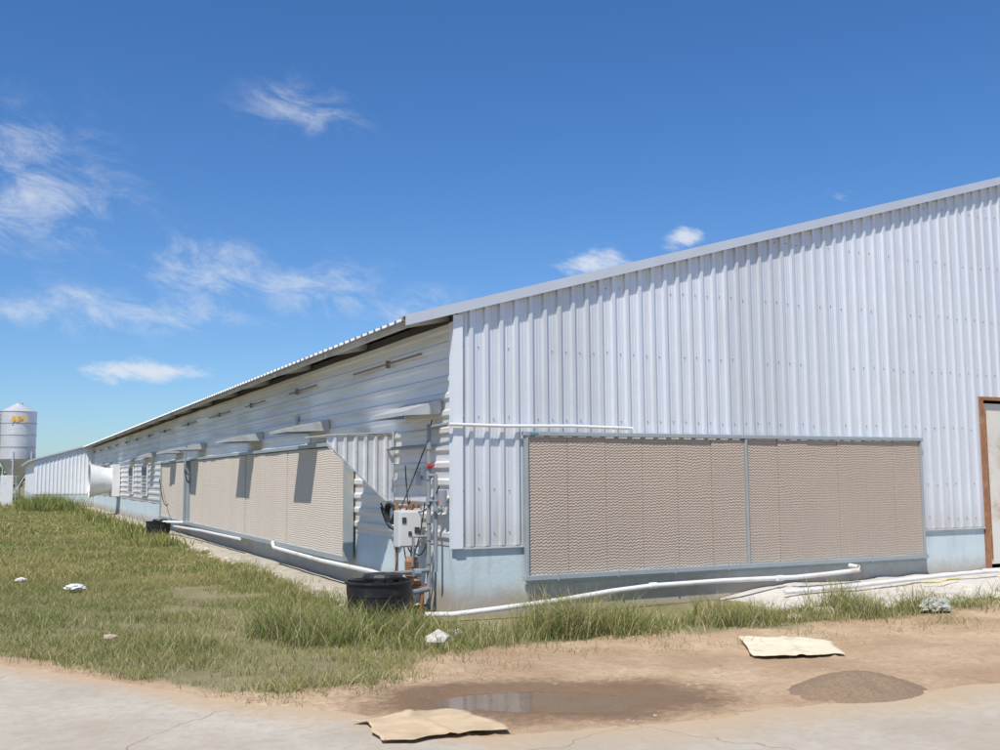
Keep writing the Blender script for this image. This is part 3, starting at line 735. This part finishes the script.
clumps('tall_grass',pts,.34,.007,150,.13,.30,.8)
pts=[]
for i in range(92):
    x=random.uniform(-.3,4.3); yb=np.interp(x,gx,gy); y=yb+.15+abs(random.gauss(0,.4))
    if y<-.75: pts.append((x,y,(.2+1.0*float(vn(x,0,1.7,5)))*random.uniform(.5,1.2)))
for i in range(34): pts.append((random.uniform(4.3,9.8),random.uniform(-2.3,-1.5),random.uniform(.25,.8)))
clumps('tall_grass',pts,.34,.007,140,.13,.36,.8)
pts=[(random.uniform(-3.3,-1.4),random.uniform(43,50),random.uniform(.7,1.2)) for i in range(40)]+[(random.uniform(-1.7,-.9),random.uniform(14,42),random.uniform(.2,.6)) for i in range(50)]
clumps('tall_grass',pts,.75,.03,90,.3,.1)
pts=[(random.uniform(-1.5,5),random.uniform(-3.4,-2.1),random.uniform(.3,.7)) for i in range(44)]
pts+=[(random.uniform(-3.4,-2),random.uniform(-3.7,-2.9),random.uniform(.3,.7)) for i in range(24)]
clumps('grass',pts,.18,.006,45,.12,.6,1.3)

# ---------------------------------------------------------------- camera
yaw=math.radians(26.2); p=math.radians(5.76); roll=.0061
F0=Vector((math.sin(yaw),math.cos(yaw),0)); R0=Vector((math.cos(yaw),-math.sin(yaw),0)); Zv=Vector((0,0,1))
Fw=F0*math.cos(p)+Zv*math.sin(p); U0=Zv*math.cos(p)-F0*math.sin(p)
R=R0*math.cos(roll)-U0*math.sin(roll); U=U0*math.cos(roll)+R0*math.sin(roll)
cam=bpy.data.cameras.new('camera'); co_=bpy.data.objects.new('camera',cam); COL.objects.link(co_)
co_.matrix_world=Matrix(((R.x,U.x,-Fw.x,-4.74),(R.y,U.y,-Fw.y,-10.82),(R.z,U.z,-Fw.z,1.6),(0,0,0,1)))
cam.sensor_width=36; cam.lens=36.4; cam.clip_end=6000; cam.clip_start=.05; S.camera=co_

# ---------------------------------------------------------------- light
el=math.radians(57); sd=Vector((-.74*math.cos(el),-.672*math.cos(el),math.sin(el)))
su=bpy.data.lights.new('sun','SUN'); su.energy=5.0; su.angle=math.radians(.5); su.color=(1,.955,.88)
so=bpy.data.objects.new('sun',su); COL.objects.link(so); so.rotation_euler=sd.to_track_quat('Z','Y').to_euler()
w=bpy.data.worlds.new('World'); S.world=w; w.use_nodes=True; nt=w.node_tree; bg=nt.nodes['Background']
sky=N(nt,'ShaderNodeTexSky',sky_type='NISHITA'); sky.sun_disc=False; sky.sun_elevation=el; sky.sun_rotation=math.atan2(-.74,-.672)%(2*math.pi)
sky.air_density=1.0; sky.dust_density=.3; sky.ozone_density=2.0
gen=N(nt,'ShaderNodeTexCoord').outputs['Generated']; sp=N(nt,'ShaderNodeSeparateXYZ'); nt.links.new(gen,sp.inputs[0])
az=M(nt,'ARCTAN2',sp.outputs[0],sp.outputs[1]); ele=M(nt,'ARCSINE',sp.outputs[2])
azd=M(nt,'MULTIPLY',az,57.2958); eld=M(nt,'MULTIPLY',ele,57.2958)
def blob(a,e,ra,re,amp):
    dx=M(nt,'DIVIDE',M(nt,'SUBTRACT',azd,26.2+a),ra); dy=M(nt,'DIVIDE',M(nt,'SUBTRACT',eld,e),re)
    r2=M(nt,'ADD',M(nt,'MULTIPLY',dx,dx),M(nt,'MULTIPLY',dy,dy))
    return M(nt,'MULTIPLY',M(nt,'EXPONENT',M(nt,'MULTIPLY',r2,-1)),amp)
wis=None
for q in ((-11.3,20.2,3.6,1.5,.75),(-26,15,6,4.0,.8),(-22,8.9,8,1.3,1.0),(-16.5,11.2,4,2.2,.85),(-10.5,10.5,4.5,2.0,.85),(-5.0,9.5,4,1.6,.65),(-60,20,20,7,.9)):
    o=blob(*q); wis=o if wis is None else M(nt,'MAXIMUM',wis,o)
puf=None
for q in ((-19.6,5.7,4.6,.8,1.05),(5.4,12.0,2.4,1.1,1.15),(10.6,13.1,1.5,.7,1.1),(19,14.9,2,.5,.65),(-80,9,20,3,1),(120,10,30,4,1)):
    o=blob(*q); puf=o if puf is None else M(nt,'MAXIMUM',puf,o)
cv=N(nt,'ShaderNodeCombineXYZ'); nt.links.new(M(nt,'MULTIPLY',azd,.17),cv.inputs[0]); nt.links.new(M(nt,'ADD',M(nt,'MULTIPLY',eld,.34),M(nt,'MULTIPLY',azd,.07)),cv.inputs[1])
nw=noise(nt,cv.outputs[0],1.6,9,.68,.45); np_=noise(nt,cv.outputs[0],3.0,8,.62,.3)
cw=M(nt,'MULTIPLY',ramp(nt,M(nt,'ADD',nw,M(nt,'MULTIPLY',wis,.17)),.48,.92),.72)
cw=M(nt,'MULTIPLY',cw,ramp(nt,wis,.0,.75))
cp=M(nt,'MULTIPLY',ramp(nt,M(nt,'ADD',np_,M(nt,'MULTIPLY',puf,.5)),.72,1.12),.8)
cl=M(nt,'MAXIMUM',cw,cp)
grade=mix(nt,ramp(nt,eld,-3,24),(.60,.80,1.05),(.42,.73,1.10))
skyc=mix(nt,1.0,sky.outputs[0],grade,'MULTIPLY')
fin=mix(nt,cl,skyc,(6.5,6.8,7.3))
nt.links.new(fin,bg.inputs[0]); bg.inputs[1].default_value=.12
